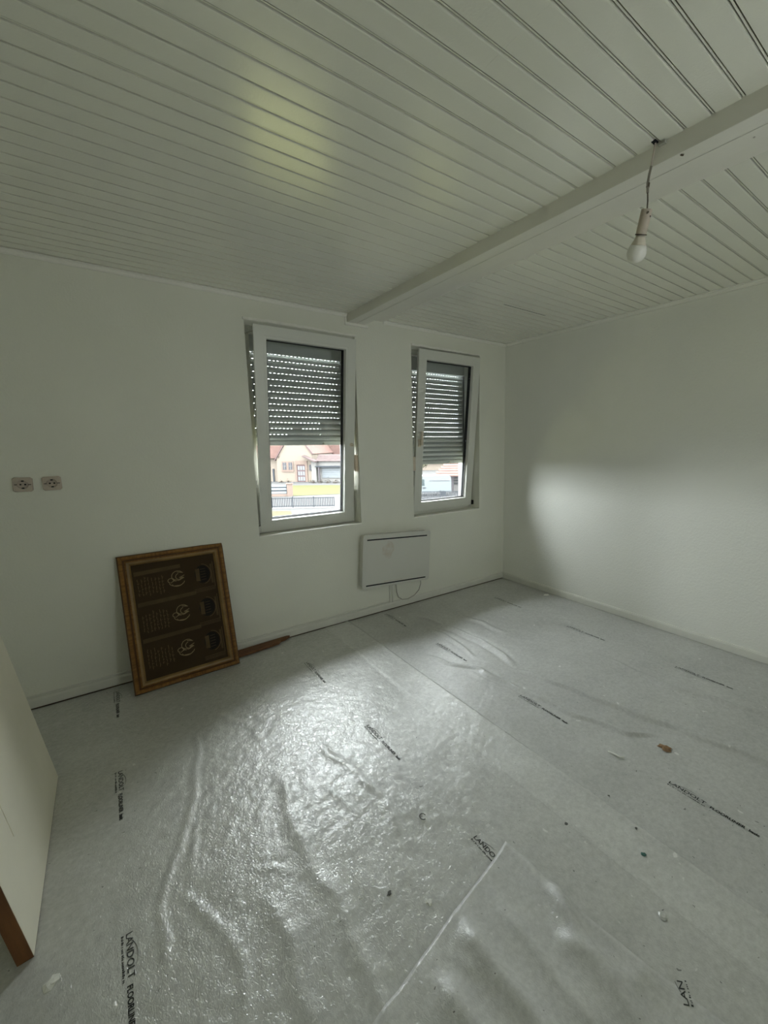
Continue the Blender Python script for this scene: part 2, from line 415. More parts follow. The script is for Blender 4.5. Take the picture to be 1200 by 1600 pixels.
def crown(n, pts, inward):
    """small quarter trim with a step, from pts[0] to pts[1]; inward = direction away from the wall"""
    a, b = Vector(pts[0]), Vector(pts[1]); iw = Vector(inward)
    pr = [(0, 0), (.026, 0), (.026, -.007), (.017, -.009), (.014, -.016), (.011, -.020), (.010, -.027), (0, -.027)]
    mb = MB(); vs = [tuple(p + iw * u + Vector((0, 0, v))) for p in (a, b) for (u, v) in pr]
    n_ = len(pr)
    mb.add(vs, [(i, (i + 1) % n_, n_ + (i + 1) % n_, n_ + i) for i in range(n_)] + [tuple(range(n_))[::-1], tuple(range(n_, 2 * n_))])
    return struct(mb.build('trim_%d' % n, 'trim'))
crown(1, ((LX, D, H), (1.615, D, H)), (0, -1, 0))
crown(2, ((1.95, D, H), (W, D, H)), (0, -1, 0))
crown(3, ((W, RY, H), (W, D - .026, H)), (-1, 0, 0))
struct(MB().box(1.600, 1.80, D - .016, D, 2.436, 2.458).box(1.598, 1.612, D - .018, D, 2.436, H - .025).build('trim_4', 'trim', bevel=.003))
def bboard(name, mb): return struct(mb.build(name, 'base'))
pb = [(0, 0.007), (.016, 0.007), (.016, .050), (.010, .062), (0, .064)]
bboard('baseboard_back', MB().prism(pb, LX, W - .016, lambda t, p, q: (t, D - p, q)))
bboard('baseboard_right', MB().prism([(p_, q_ if q_ > .01 else .0005) for p_, q_ in pb], RY, D, lambda t, p, q: (W - p, t, q)))
bboard('baseboard_left', MB().prism(pb, RY, D - .016, lambda t, p, q: (LX + p, t, q)))
# surface cable duct on top of the back baseboard
struct(MB().box(LX, 1.93, D - .010, D, .064, .078).build('trim_5', 'base', bevel=.002))
# ragged plaster ledge over each window
def ledge(n, x0, x1, z, seed):
    rn = random.Random(seed); mb = MB(); N = 26; vs = []
    for i in range(N + 1):
        t = i / N; x = x0 + (x1 - x0) * t
        dz = rn.uniform(-.003, .003); dp = rn.uniform(-.003, .004)
        th = .016 + .004 * math.sin(5 * t)
        for (p, q) in ((0, 0), (.014 + dp, .001 + dz), (.016 + dp, th + dz), (0, th + .003)):
            vs.append((x, D - p, z + q))
    fs = [(4 * i + j, 4 * i + (j + 1) % 4, 4 * i + 4 + (j + 1) % 4, 4 * i + 4 + j) for i in range(N) for j in range(4)] + [(3, 2, 1, 0), (4 * N, 4 * N + 1, 4 * N + 2, 4 * N + 3)]
    return struct(mb.add(vs, fs).build('trim_%d' % n, 'ledge'))
ledge(6, a1 - .01, b1 + .005, d1, 3)
ledge(7, a2, b2 - .02, d2 - .002, 8)
# thin bright sill strips at the bottom of the openings
struct(MB().box(a1, b1, D - .005, D + .05, c1 - .006, c1 + .004).build('trim_8', 'ledge', bevel=.001))
struct(MB().box(a2, b2, D - .005, D + .05, c2 - .006, c2 + .004).build('trim_9', 'ledge', bevel=.001))
# outer sills
for n, (a, b, c, d) in ((10, OPEN[0]), (11, OPEN[1])):
    struct(MB().box(a - .03, b + .03, D + .19, D + WT + .05, c - .03, c + .012).build('trim_%d' % n, 'x_white'))

# ------------------------------------------------------------------ windows: fixed frame, tilted sash, pane
def window(n, op, xl, xr, zb, h, th, hinge):
    a, b, c, d = op
    w = struct(empty('window_%d' % n, ((a + b) / 2, D + .15, c)))
    fl, frr = xl + .020 - a, b - (xr - .020)
    f = MB()
    y0, y1 = D + .125, D + .185
    f.box(a, a + fl, y0, y1, c, d).box(b - frr, b, y0, y1, c, d)
    f.box(a + fl, b - frr, y0, y1, c, zb + .018).box(a + fl, b - frr, y0, y1, zb + h - .03, d)
    part(f, 'window_frame', 'pvc', w, bevel=.002)
    yb = D + .100
    sn, cs = math.sin(th), math.cos(th)
    T = lambda x, dep, hh: (x, yb - sn * hh + cs * dep, zb + cs * hh + sn * dep)
    def ring(mb, i0, i1, d0, d1, i1b=None, i0b=None):
        """frame-shaped ring; i0 outer inset, i1 inner inset, d0 room side, d1 outer side; i1b inner inset on the outer side"""
        i1b = i1 if i1b is None else i1b; i0b = i0 if i0b is None else i0b
        vs = []
        for (ins, dep) in ((i0, d0), (i1, d0), (i1b, d1), (i0b, d1)):
            vs += [T(xl + ins, dep, ins), T(xr - ins, dep, ins), T(xr - ins, dep, h - ins), T(xl + ins, dep, h - ins)]
        fs = []
        for r_ in range(4):
            q = (r_ + 1) % 4
            for k in range(4):
                fs.append((r_ * 4 + k, r_ * 4 + (k + 1) % 4, q * 4 + (k + 1) % 4, q * 4 + k))
        return mb.add(vs, fs)
    sash = part(ring(ring(MB(), 0, .068, 0, .018), .022, .068, .018, .064), 'sash', 'pvc', w, bevel=.0025)
    part(ring(MB(), .066, .085, .002, .032, i1b=.091), 'glazing_bead', 'pvc', sash)
    part(ring(MB(), .089, .096, .031, .037), 'gasket', 'gasket', sash)
    part(ring(ring(MB(), .003, .012, .0185, .024), .066, .096, .0585, .068), 'outer_gasket', 'gasket', sash)
    g = MB()
    g.add([T(x, dep, hh) for dep in (.036, .058) for (x, hh) in ((xl + .088, .088), (xr - .088, .088), (xr - .088, h - .088), (xl + .088, h - .088))], [(0, 1, 2, 3), (7, 6, 5, 4), (0, 4, 5, 1), (1, 5, 6, 2), (2, 6, 7, 3), (3, 7, 4, 0)])
    part(g, 'pane', 'glass', sash)
    s = 1 if hinge == 'right' else -1
    hx = xr if s > 0 else xl               # hinge side
    kx = (xl + .034) if s > 0 else (xr - .030)  # handle side
    # corner hinges
    mb = MB()
    jx = b if s > 0 else a
    mb.box(min(hx, jx), max(hx, jx), D + .088, D + .118, zb + .006, zb + .05)
    part(mb, 'corner_hinge', 'gasket' if s > 0 else 'metal', w)
    # stay arm at the top, between frame and tilted sash
    p0 = Vector((jx - s * .012, D + .135, zb + h - .045)); p1 = Vector(T(hx - s * .03, .022, h - .035))
    mb = MB().tube([p0, (p0 + p1) / 2, p1], .005, 6)
    mb.box(jx - s * .004 - .008, jx - s * .004 + .008, D + .085, D + .135, zb + h - .125, zb + h - .035)
    part(mb, 'tilt_stay', 'metal', w)
    # handle
    hz = .66 if n == 1 else .65
    if n == 1:
        mb = MB()
        q0, q1 = Vector(T(kx, 0, hz)), Vector(T(kx, -.006, hz))
        mb.tube([q0, q1], .016, 12)
        mb.tube([q1, Vector(T(kx + .004, -.032, hz - .005))], .009, 8)
    else:
        mb = MB()
        mb.box(kx - .013, kx + .013, -.012, 0, hz - .03, hz + .04, fn=lambda x, dep, hh: T(x, dep, hh))
        mb.tube([T(kx, -.010, hz), T(kx, -.042, hz)], .010, 8)
        mb.box(kx - .010, kx + .012, -.050, -.036, hz - .012, hz + .115, fn=lambda x, dep, hh: T(x, dep, hh))
    part(mb, 'handle', 'pvc_old', sash, bevel=.002)
    return w
window(1, OPEN[0], .886, 1.658, .844, 1.487, .117, 'left')
window(2, OPEN[1], 2.291, 3.027, .856, 1.486, .095, 'right')

# ------------------------------------------------------------------ roller shutters
def shutter(op, zbot, label):
    a, b, c, d = op
    y = D + .235
    root = tag(empty('roller_shutter', ((a + b) / 2, y, zbot)), label, 'shutter', 'half-lowered roller shutters outside the windows')
    xa, xb = a + .020, b - .020
    for s, x in ((0, a), (1, b - .028)):
        part(MB().box(x, x + .028, y - .018, D + WT - .004, c + .012, d), 'guide_rail', 'x_rail', root, bevel=.002)
    part(MB().box(a, b, y - .050, y - .025, 2.190, d), 'box_cover', 'slat', root)
    pitch = .0468
    # slat: curved body, then a web with slots
    body = [(-.0045, 0), (-.0075, .012), (-.0082, .021), (-.0065, .031), (-.002, .0395), (.0015, .0395), (.0015, 0)]
    n = int((xb - xa - .02) / .031)
    meshes = []
    for off in (0, .0155):
        mb = MB().prism(body, xa, xb, lambda t, p, q: (t, p, q))
        x = xa; k = 0
        st = xa + .014 + off
        while st + .016 < xb:
            mb.box(x, st, -.0005, .0005, .0385, .0470); mb.box(st, st + .013, -.0005, .0005, .0385, .0457); x = st + .013; st += .031
        mb.box(x, xb, -.0005, .0005, .0385, .0470)
        me = bpy.data.meshes.new('slat'); me.from_pydata([(v[0] - (a + b) / 2, v[1], v[2]) for v in mb.v], [], mb.f); me.update()
        me.materials.append(M['slat'])
        bm = bmesh.new(); bm.from_mesh(me); bmesh.ops.recalc_face_normals(bm, faces=bm.faces); bm.to_mesh(me); bm.free()
        meshes.append(me)
    part(MB().box(xa, xb, y - .008, y + .006, zbot, zbot + .034).box(xa, xb, y - .002, y + .002, zbot + .033, zbot + .040), 'bottom_bar', 'bar', root, bevel=.002)
    for x in (a + .065, b - .21): part(MB().tube([(x, y - .008, zbot + .012), (x, y - .022, zbot + .012)], .008, 8), 'stopper', 'cable', root)
    z = .040; i = 0
    while zbot + z < 2.21:
        o = bpy.data.objects.new('slat', meshes[i % 2]); o.location = (0, 0, z); o.parent = root; COL.objects.link(o)
        z += pitch; i += 1
    return root
shutter(OPEN[0], 1.498, 'grey slatted roller shutter half lowered outside the window nearer the picture frame')
shutter(OPEN[1], 1.298, 'grey slatted roller shutter half lowered outside the window nearer the room corner')

# belt winders in the reveals
t = tag(empty('belt_winder', (1.668, D + .05, 1.30)), 'cream plastic belt winder on the reveal of the window above the radiator', 'winder')
part(MB().box(1.656, 1.680, D + .018, D + .046, 1.275, 1.415), 'winder_case', 'cream_pvc', t, bevel=.003)
part(MB().box(1.672, 1.676, D + .024, D + .040, 1.415, 2.30), 'belt', 'cable', t)
t = tag(empty('belt_winder', (2.245, D + .03, 1.30)), 'grey plastic belt winder beside the tilted window next to the room corner', 'winder')
part(MB().box(2.230, 2.262, D + .008, D + .040, 1.255, 1.385), 'winder_case', 'pvc_old', t, bevel=.003)
part(MB().box(2.236, 2.240, D + .014, D + .032, 1.385, 2.30), 'belt', 'cable', t)

# ------------------------------------------------------------------ radiator
rad = tag(empty('electric_radiator', (1.985, D, .487)), 'flat white electric panel heater mounted crooked below the windows', 'radiator')
rad.rotation_euler = (0, R(3.9), 0)
def rbox(w, h, r_, n=6):
    pts = []
    for (cx, cz, a0) in ((w / 2 - r_, h / 2 - r_, 0), (-w / 2 + r_, h / 2 - r_, 90), (-w / 2 + r_, -h / 2 + r_, 180), (w / 2 - r_, -h / 2 + r_, 270)):
        for i in range(n + 1):
            q = R(a0 + 90 * i / n); pts.append((cx + r_ * math.cos(q), cz + r_ * math.sin(q)))
    return pts
def rprism(w, h, r_, y0, y1): return MB().prism(rbox(w, h, r_), y0, y1, lambda t, p, q: (p, t, q))
rprism(.705, .473, .022, -.090, -.074).build('front_panel', 'radiator', rad, bevel=.004)
rprism(.690, .458, .020, -.075, -.020).build('case', 'radiator', rad, bevel=.003)
for z in (.190, -.208):
    MB().box(-.315, .310, -.0915, -.0895, z - .0055, z + .0055).build('slot', 'dark', rad)
MB().box(-.20, .20, -.022, 0, -.15, .15).build('wall_bracket', 'metal', rad)
mb = MB(); rn = random.Random(5)
vs = [(-.105, -.0906, .085)]
for i in range(18):
    q = 2 * math.pi * i / 18; rr = 1 + rn.uniform(-.2, .2)
    vs.append((-.105 + .055 * rr * math.cos(q), -.0906, .085 + .075 * rr * math.sin(q)))
mb.add(vs, [(0, 1 + i, 1 + (i + 1) % 18) for i in range(18)])
mb.build('scuff_mark', 'stain', rad)
mb = MB().box(-.14, .05, -.0908, -.0902, -.196, -.186)
mb.build('scuff_mark', 'stain', rad)
t = tag(empty('radiator_cable', (1.99, D, .1)), 'thin grey power cable looping from the panel heater down to the baseboard', 'cable')
part(MB().tube([(2.245, D - .06, .26), (2.250, D - .055, .19), (2.235, D - .045, .13), (2.19, D - .035, .085), (2.12, D - .028, .062), (2.06, D - .026, .070), (2.02, D - .022, .10), (2.005, D - .02, .15), (1.995, D - .02, .26)], .0042, 8), 'cable_loop', 'cable', t, smooth=True)
part(MB().box(1.935, 1.952, D - .012, D, .064, .27).box(1.965, 1.975, D - .010, D, .064, .27), 'cable_duct', 'base', t, bevel=.002)

# ------------------------------------------------------------------ wall sockets
def socket(xc, zc, label, tilt):
    s = tag(empty('wall_socket', (xc, D, zc)), label, 'socket', None)
    s.rotation_euler = (0, R(tilt), 0)
    # plate with a round well
    n = 28; r0 = .0235
    mb = MB(); vs = []; fs = []
    sq = []
    for i in range(n):
        q = 2 * math.pi * i / n; cx, cz = math.cos(q), math.sin(q); mxx = max(abs(cx), abs(cz))
        sq.append((cx / mxx * .041, cz / mxx * .039))
    for dep, pts in ((0, sq), (-.010, [(p * 1.0, q * 1.0) for p, q in sq]), (-.013, [(p * .93, q * .93) for p, q in sq]), (-.013, [(r0 * math.cos(2 * math.pi * i / n), r0 * math.sin(2 * math.pi * i / n)) for i in range(n)]), (-.0015, [(r0 * .93 * math.cos(2 * math.pi * i / n), r0 * .93 * math.sin(2 * math.pi * i / n)) for i in range(n)])):
        vs += [(p, dep, q) for p, q in pts]
    for r_ in range(4):
        for i in range(n): fs.append((r_ * n + i, r_ * n + (i + 1) % n, (r_ + 1) * n + (i + 1) % n, (r_ + 1) * n + i))
    fs.append(tuple(range(4 * n, 5 * n)))
    mb.add(vs, fs).build('face_plate', 'socket', s)
    mb = MB()
    mb.prism([(.0205 * math.cos(2 * math.pi * i / 20), .0205 * math.sin(2 * math.pi * i / 20)) for i in range(20)], -.0022, -.0012, lambda t, p, q: (p, t, q))
    mb.build('well', 'socket', s)
    for z in (1, -1):
        MB().tube([(z * .0095, -.0016, 0), (z * .0095, -.0030, 0)], .0045, 10).build('pin_hole', 'dark', s)
    MB().box(-.005, .005, -.012, -.002, .0165, .0225).box(-.005, .005, -.012, -.002, -.0225, -.0165).box(-.034, -.022, -.0138, -.0128, -.0018, .0018).box(.022, .034, -.0138, -.0128, -.0018, .0018).build('earth_clip', 'dark', s)['kind'] = 'stuff'
    return s
socket(-.366, 1.298, 'dirty beige round-well wall socket, the one farther from the windows', 1.5)
socket(-.246, 1.298, 'dirty beige round-well wall socket, the one nearer the windows', -1.0)

# ------------------------------------------------------------------ door leaf leaning on the left wall
dl = tag(empty('door_leaf', (-.309, 2.04, .006)), 'cream painted door leaf with bare brown wood edge leaning on the side wall', 'door')
dl.rotation_euler = (0, R(-8.36), 0)
# local: face at x=0 looking +x, y -.447...+.447, z 0...2.0
mb = MB(); gy, gh = -.235, .262
y0, y1, hz = -.445, .445, 2.0
mb.box(-.036, 0, y0, gy - .003, 0, hz).box(-.036, 0, gy + .003, y1, 0, hz)
mb.box(-.036, 0, gy - .003, gy + .003, 0, gh).box(-.036, -.004, gy - .003, gy + .003, gh, 1.72).box(-.036, 0, gy - .003, gy + .003, 1.72, hz)
mb.build('face', 'door', dl)
MB().box(-.0372, -.0008, y0 - .003, y0 + .001, 0, hz).build('bare_edge', 'brownwood', dl)
MB().box(-.0365, -.0005, y0, y1, -.003, .001).build('bottom_edge', 'brownwood', dl)

# ------------------------------------------------------------------ picture frame leaning on the window wall
pf = empty('picture_frame', (.006, 3.048, .004))
tag(pf, 'wooden framed dark brown print leaning on the floor against the window wall', 'picture frame')
ux = Vector((.99890561, .0467715, 0)); uv = Vector((-.01177994, .25158593, .96776327)).normalized(); un = uv.cross(ux)  # un points to the room
pf.matrix_world = Matrix((ux, un, uv)).transposed().to_4x4(); pf.matrix_world.translation = Vector((.006, 3.050, .004))
PW, PH = .5987, .8504
def rail(mb, pts_fn, w, d_):
    pass
# local axes: x along, y into the wall, z up the frame.  moulding profile (inset, depth; negative = towards room)
mp_ = [(0, .012), (0, -.004), (.006, -.012), (.020, -.014), (.026, -.008), (.036, -.010), (.044, -.016), (.056, -.014), (.066, -.002), (.068, .012)]
def mould(side):
    vs = []
    for e in (0, 1):
        for (i, dp) in mp_:
            if side == 'bottom': p = ((i, i), (PW - i, i))[e]
            if side == 'top': p = ((i, PH - i), (PW - i, PH - i))[e]
            if side == 'left': p = ((i, i), (i, PH - i))[e]
            if side == 'right': p = ((PW - i, i), (PW - i, PH - i))[e]
            vs.append((p[0], dp, p[1]))
    n = len(mp_)
    return MB().add(vs, [(i, (i + 1) % n, n + (i + 1) % n, n + i) for i in range(n)] + [tuple(range(n))[::-1], tuple(range(n, 2 * n))])
M['framewood_dark'] = mat('dark_oak_groove', (0.10, 0.046, 0.012), 0.5, 0.3, var=.3, vscale=12)  # moulding relief shade put into the wood colour, darker in the grooves
M['framewood_light'] = mat('pale_oak_edge', (0.27, 0.165, 0.055), 0.4, 0.35, var=.35, vscale=9)  # lit side of the relief put into the colour, paler inner band
for sd in ('bottom', 'top', 'left', 'right'):
    o = mould(sd).build('frame_rail', 'framewood_h' if sd in ('bottom', 'top') else 'framewood', pf)
    o.data.materials.append(M['framewood_dark']); o.data.materials.append(M['framewood_light'])
    for i, p in enumerate(o.data.polygons):
        if i in (0, 1, 4, 8): p.material_index = 1
        if i in (6, 7): p.material_index = 2
pic = MB().box(.060, PW - .060, .002, .008, .060, PH - .060).build('print', 'board', pf)
Yp = .0012
def flat(polys, name, material, yy=Yp):
    mb = MB()
    for pl_ in polys:
        mb.prism(pl_, yy, .0025, lambda t, p, q: (p, t, q))
    return mb.build(name, material, pic)
def stroke(pts, w):
    """ribbon as small quads"""
    out = []
    for (p, q) in zip(pts[:-1], pts[1:]):
        p, q = Vector(p), Vector(q); t_ = (q - p)
        if t_.length < 1e-5: continue
        n_ = Vector((-t_.y, t_.x)).normalized() * w / 2; e = t_.normalized() * w * .2
        out.append([tuple(p + n_ - e), tuple(p - n_ - e), tuple(q - n_ + e), tuple(q + n_ + e)])
    return out
rn = random.Random(12)
def arc(cx, cz, r_, a0, a1, n=9, ry=None):
    ry = ry or r_
    return [(cx + r_ * math.cos(R(a0 + (a1 - a0) * i / n)), cz + ry * math.sin(R(a0 + (a1 - a0) * i / n))) for i in range(n + 1)]
bands, light, dim, discs, rims, panes = [], [], [], [], [], []
for row, (zc, bl, br) in enumerate(((.645, (.078, .737), (.235, .745)), (.420, (.078, .542), (.240, .549)), (.192, (.078, .316), (.235, .308)))):
    zt = bl[1] + .006
    bands.append([(.076, zt - .030), (.40 if row else .33, zt - .020), (.40 if row else .33, zt + .004), (.076, zt - .004)])
    # swirl of the emblem
    cx = .296
    for pts in (arc(cx + .012, zc + .026, .034, 40, 250), arc(cx + .020, zc + .022, .020, 100, 330), arc(cx - .028, zc + .004, .018, -40, 250, ry=.014), arc(cx + .004, zc - .008, .044, 190, 350, ry=.030),
                arc(cx + .006, zc - .022, .030, 185, 350, ry=.018), [(cx - .03, zc - .012), (cx - .006, zc + .006), (cx + .014, zc - .004), (cx + .046, zc + .010)], [(cx + .02, zc + .014), (cx + .05, zc + .026)],
                [(cx + .012, zc + .052), (cx + .044, zc + .044)], [(cx - .012, zc - .034), (cx + .018, zc - .036)], arc(cx + .036, zc + .002, .012, 30, 200)):
        light += stroke(pts, .0038)
    # columns of script, seen sideways
    for c in range(8):
        xx = .092 + c * .0185
        z0 = zc - .070 + rn.uniform(0, .02)
        while z0 < zc + .045 - c * .001:
            l_ = rn.uniform(.010, .026)
            dim += stroke([(xx + rn.uniform(-.002, .002), z0), (xx + rn.uniform(-.003, .003), z0 + l_ / 2), (xx + rn.uniform(-.002, .002), z0 + l_)], .0036)
            if rn.random() < .6: dim += stroke([(xx, z0 + l_ * .5), (xx + .008, z0 + l_ * .6)], .0022)
            z0 += l_ + .006
    # medallion at the end
    dx = .452
    discs.append([(dx + .046 * math.cos(2 * math.pi * i / 22), zc + .010 + .060 * math.sin(2 * math.pi * i / 22)) for i in range(22)])
    rims += stroke([(dx + .053 * math.cos(R(q)), zc + .010 + .067 * math.sin(R(q))) for q in range(-80, 90, 12)], .0028)
    panes.append([(dx - .040, zc - .030), (dx - .016, zc - .036), (dx - .016, zc + .052), (dx - .040, zc + .048)])
    for k in range(5): rims += stroke([(dx - .010, zc - .028 + k * .018), (dx + .020, zc - .026 + k * .018)], .0016)
    for zz in (-.082, -.092, -.101): rims += stroke([(.395, zc + zz - .004), (.520, zc + zz)], .0022)
    rims += stroke([(.520, zc - .085), (.520, zc + .085)], .0024)
    bands.append([(.502, zc - .060), (.514, zc - .060), (.514, zc + .070), (.502, zc + .070)])
for q in bands: flat([q], 'tan_band', 'print_mid', .0014)
for q in discs: flat([q], 'dark_disc', 'print_dark', .0012)
for q in panes: flat([q], 'tan_pillar', 'print_mid', .0008)
k3 = len(light) // 3
for i in range(3): flat(light[i * k3:(i + 1) * k3], 'emblem', 'print_light', .0006)['kind'] = 'stuff'
flat(dim, 'script_rows', 'print_dim', .0010)['kind'] = 'stuff'
flat(rims, 'ornament_lines', 'print_dim', .0004)['kind'] = 'stuff'

# wooden offcut along the wall
oc = tag(empty('wood_offcut', (.80, 3.20, .005)), 'brown wooden offcut with a broken end lying at the foot of the wall', 'wood strip')
vs = [(.60, 3.150), (.70, 3.158), (.80, 3.170), (.86, 3.178), (.905, 3.186), (.93, 3.212), (.965, 3.222), (1.01, 3.252), (.985, 3.262), (.60, 3.238)]
mb = MB().add([(x, y, z) for z in (.0085, .026) for x, y in vs], [tuple(range(10))[::-1], tuple(range(10, 20))] + [(i, (i + 1) % 10, 10 + (i + 1) % 10, 10 + i) for i in range(10)])
part(mb, 'strip', 'offcut', oc)

# ------------------------------------------------------------------ floor liner sheets
def polydist(X, Y, pts):
    best = np.full(X.shape, 1e9); along = np.zeros(X.shape)
    for (p, q) in zip(pts[:-1], pts[1:]):
        p = np.array(p); q = np.array(q); d_ = q - p; L2 = d_ @ d_
        t_ = np.clip(((X - p[0]) * d_[0] + (Y - p[1]) * d_[1]) / L2, 0, 1)
        dd = np.hypot(X - p[0] - t_ * d_[0], Y - p[1] - t_ * d_[1])
        best = np.minimum(best, dd)
    # taper at both ends
    e = np.minimum(np.hypot(X - pts[0][0], Y - pts[0][1]), np.hypot(X - pts[-1][0], Y - pts[-1][1]))
    return best, np.clip(e / .10, 0, 1)
RIDGES = [  # polyline, height, half width
    ([(2.04, 1.80), (2.11, 1.42), (2.15, 1.16), (2.22, .88), (2.26, .67), (2.31, .50), (2.38, .2)], .016, .016),
    ([(1.80, 1.98), (1.87, 1.55), (1.91, 1.28), (2.0, 1.02), (2.10, .90)], .012, .014),
    ([(1.93, 1.62), (1.97, 1.45), (1.98, 1.25)], .006, .010),
    ([(2.62, 1.60), (2.61, 1.12), (2.75, .61), (2.80, .3)], .008, .020),
    ([(2.02, 2.95), (2.06, 2.70), (2.11, 2.42), (2.13, 2.11), (2.08, 1.88)], .016, .022),
    ([(1.66, 2.35), (1.72, 2.15), (1.83, 1.96), (1.86, 1.72)], .009, .018),
    ([(1.95, 2.75), (1.98, 2.4), (1.93, 2.1)], .008, .016),
    ([(2.3, 2.9), (2.38, 2.5), (2.36, 2.2)], .005, .025),
    ([(.24, 2.45), (.21, 2.25), (.14, 1.84), (.07, 1.70), (-.01, 1.49), (.0, 1.25)], .007, .016),
    ([(.06, 1.55), (.10, 1.43), (.17, 1.28)], .010, .018),
    ([(.20, 1.95), (.14, 1.75), (.10, 1.55)], .005, .012),
    ([(.50, 1.85), (.45, 1.65), (.44, 1.38), (.47, 1.18), (.46, .93), (.44, .70)], .014, .030),
    ([(.30, 1.40), (.31, 1.15), (.27, .85)], .012, .035),
    ([(.16, 1.35), (.17, 1.21), (.15, 1.04), (.13, .80)], .009, .022),
    ([(.72, 2.0), (.74, 1.83), (.78, 1.64), (.80, 1.44), (.75, 1.18)], .012, .020),
    ([(.62, 1.72), (.66, 1.50), (.66, 1.32)], .008, .018),
    ([(.24, 1.50), (.36, 1.40), (.40, 1.33)], .006, .010),
    ([(.86, 1.45), (.88, 1.25), (.84, 1.12)], .006, .020),
    ([(.35, 2.55), (.48, 2.35), (.50, 2.1)], .005, .025),
]
rngs = np.random.RandomState(3)
WAVES = []
for (lo, hi, amp, n_) in ((1.2, 3.0, .0012, 9), (4, 9, .00035, 16), (12, 26, .00022, 30), (30, 60, .00014, 34)):
    for _ in range(n_):
        kk = rngs.uniform(lo, hi) * 2 * math.pi / 1.6; an = rngs.uniform(0, math.pi)
        WAVES.append((kk * math.cos(an), kk * math.sin(an), rngs.uniform(0, 6.28), amp * rngs.uniform(.5, 1.2)))
def base_h(X, Y):
    h_ = np.zeros(X.shape)
    Xw = X + .05 * np.sin(5.1 * Y + 1) + .02 * np.sin(17 * Y + 7 * X); Yw = Y + .05 * np.sin(4.3 * X + 2) + .02 * np.sin(15 * X - 5 * Y)
    for (kx, ky, ph, am) in WAVES: h_ += am * np.sin(kx * Xw + ky * Yw + ph)
    calm = .35 + .65 * np.exp(-(((X - .55) / .75) ** 2 + ((Y - 1.7) / .9) ** 2)) + .3 * np.exp(-(((X - 1.9) / .4) ** 2 + ((Y - 2.1) / .8) ** 2))
    h_ = h_ * calm
    wob = .010 * np.sin(9 * X + 4 * Y) + .006 * np.sin(23 * Y + 3)
    for (pts, hh, ww) in RIDGES:
        dd, tp = polydist(X + wob, Y + wob * .6, pts)
        ww = ww * .8
        side = np.exp(-(dd / ww) ** 1.35)
        hh = hh * (.55 if pts[0][0] < 1.2 else 1.25)
        h_ += hh * side * tp - hh * .25 * np.exp(-((dd - ww * 2.0) / ww) ** 2) * tp
    h_ += .0075
    h_ = np.where(h_ < .0015, .0015 + (h_ - .0015) * .1, h_)
    # settle down next to the walls, under the frame and the wood strip
    edge = np.clip((3.27 - Y) / .22, 0, 1)
    foot = np.clip((np.hypot(np.clip(np.abs(X - .3) - .33, 0, 9), np.clip(np.abs(Y - 3.06) - .03, 0, 9))) / .10, 0, 1)
    foot2 = np.clip(np.hypot(np.clip(np.abs(X + .33) - .04, 0, 9), np.clip(np.abs(Y - 2.04) - .47, 0, 9)) / .10, 0, 1)
    rgt = np.clip((W - .01 - X) / .12, 0, 1)
    return np.clip(.0012 + (h_ - .0012) * np.minimum.reduce([edge, foot, foot2, rgt]), .0010, .1)
def h_sheet2(X, Y): return base_h(X, Y) + .0004
def h_sheet1(X, Y):
    s_ = np.clip((X - 1.300) / .012, 0, 1)
    lip = np.exp(-((X - 1.500) / .012) ** 2) * (.5 + .5 * np.sin(2.3 * Y + .4))
    return base_h(X, Y) + .0004 + .0022 * s_ + .0055 * lip
R3 = [([(1.07, .95), (1.03, .80), (1.0, .60), (.93, .30)], .010, .022), ([(1.10, .82), (.98, .62), (.95, .48), (.90, .2)], .018, .030), ([(.74, .90), (.73, .74), (.74, .55), (.70, .2)], .022, .035),
      ([(.99, .49), (1.03, .46), (1.06, .45)], .022, .030), ([(.88, .86), (.86, .66), (.84, .40)], .010, .020), ([(.60, .84), (.60, .6), (.56, .3)], .018, .035), ([(.93, .70), (.97, .55), (1.03, .52)], .008, .018), ([(.66, .84), (.70, .70)], .006, .010)]
def h_sheet3(X, Y):
    h_ = h_sheet1(X, Y) + .0030
    for (pts, hh, ww) in R3:
        dd, tp = polydist(X, Y, pts); h_ = h_ + 1.45 * hh * np.exp(-(dd / ww) ** 1.6) * np.clip(tp, .25, 1)
    Xe = edge3(Y)
    lift = np.exp(-((X - Xe) / .03) ** 2) * .004 * (1 + np.sin(14 * Y))
    return h_ + lift
def edge3(Y): return np.interp(Y, [-.9, 0, .378, .441, .633, .976], [1.20, 1.16, 1.105, 1.085, 1.062, 1.050])

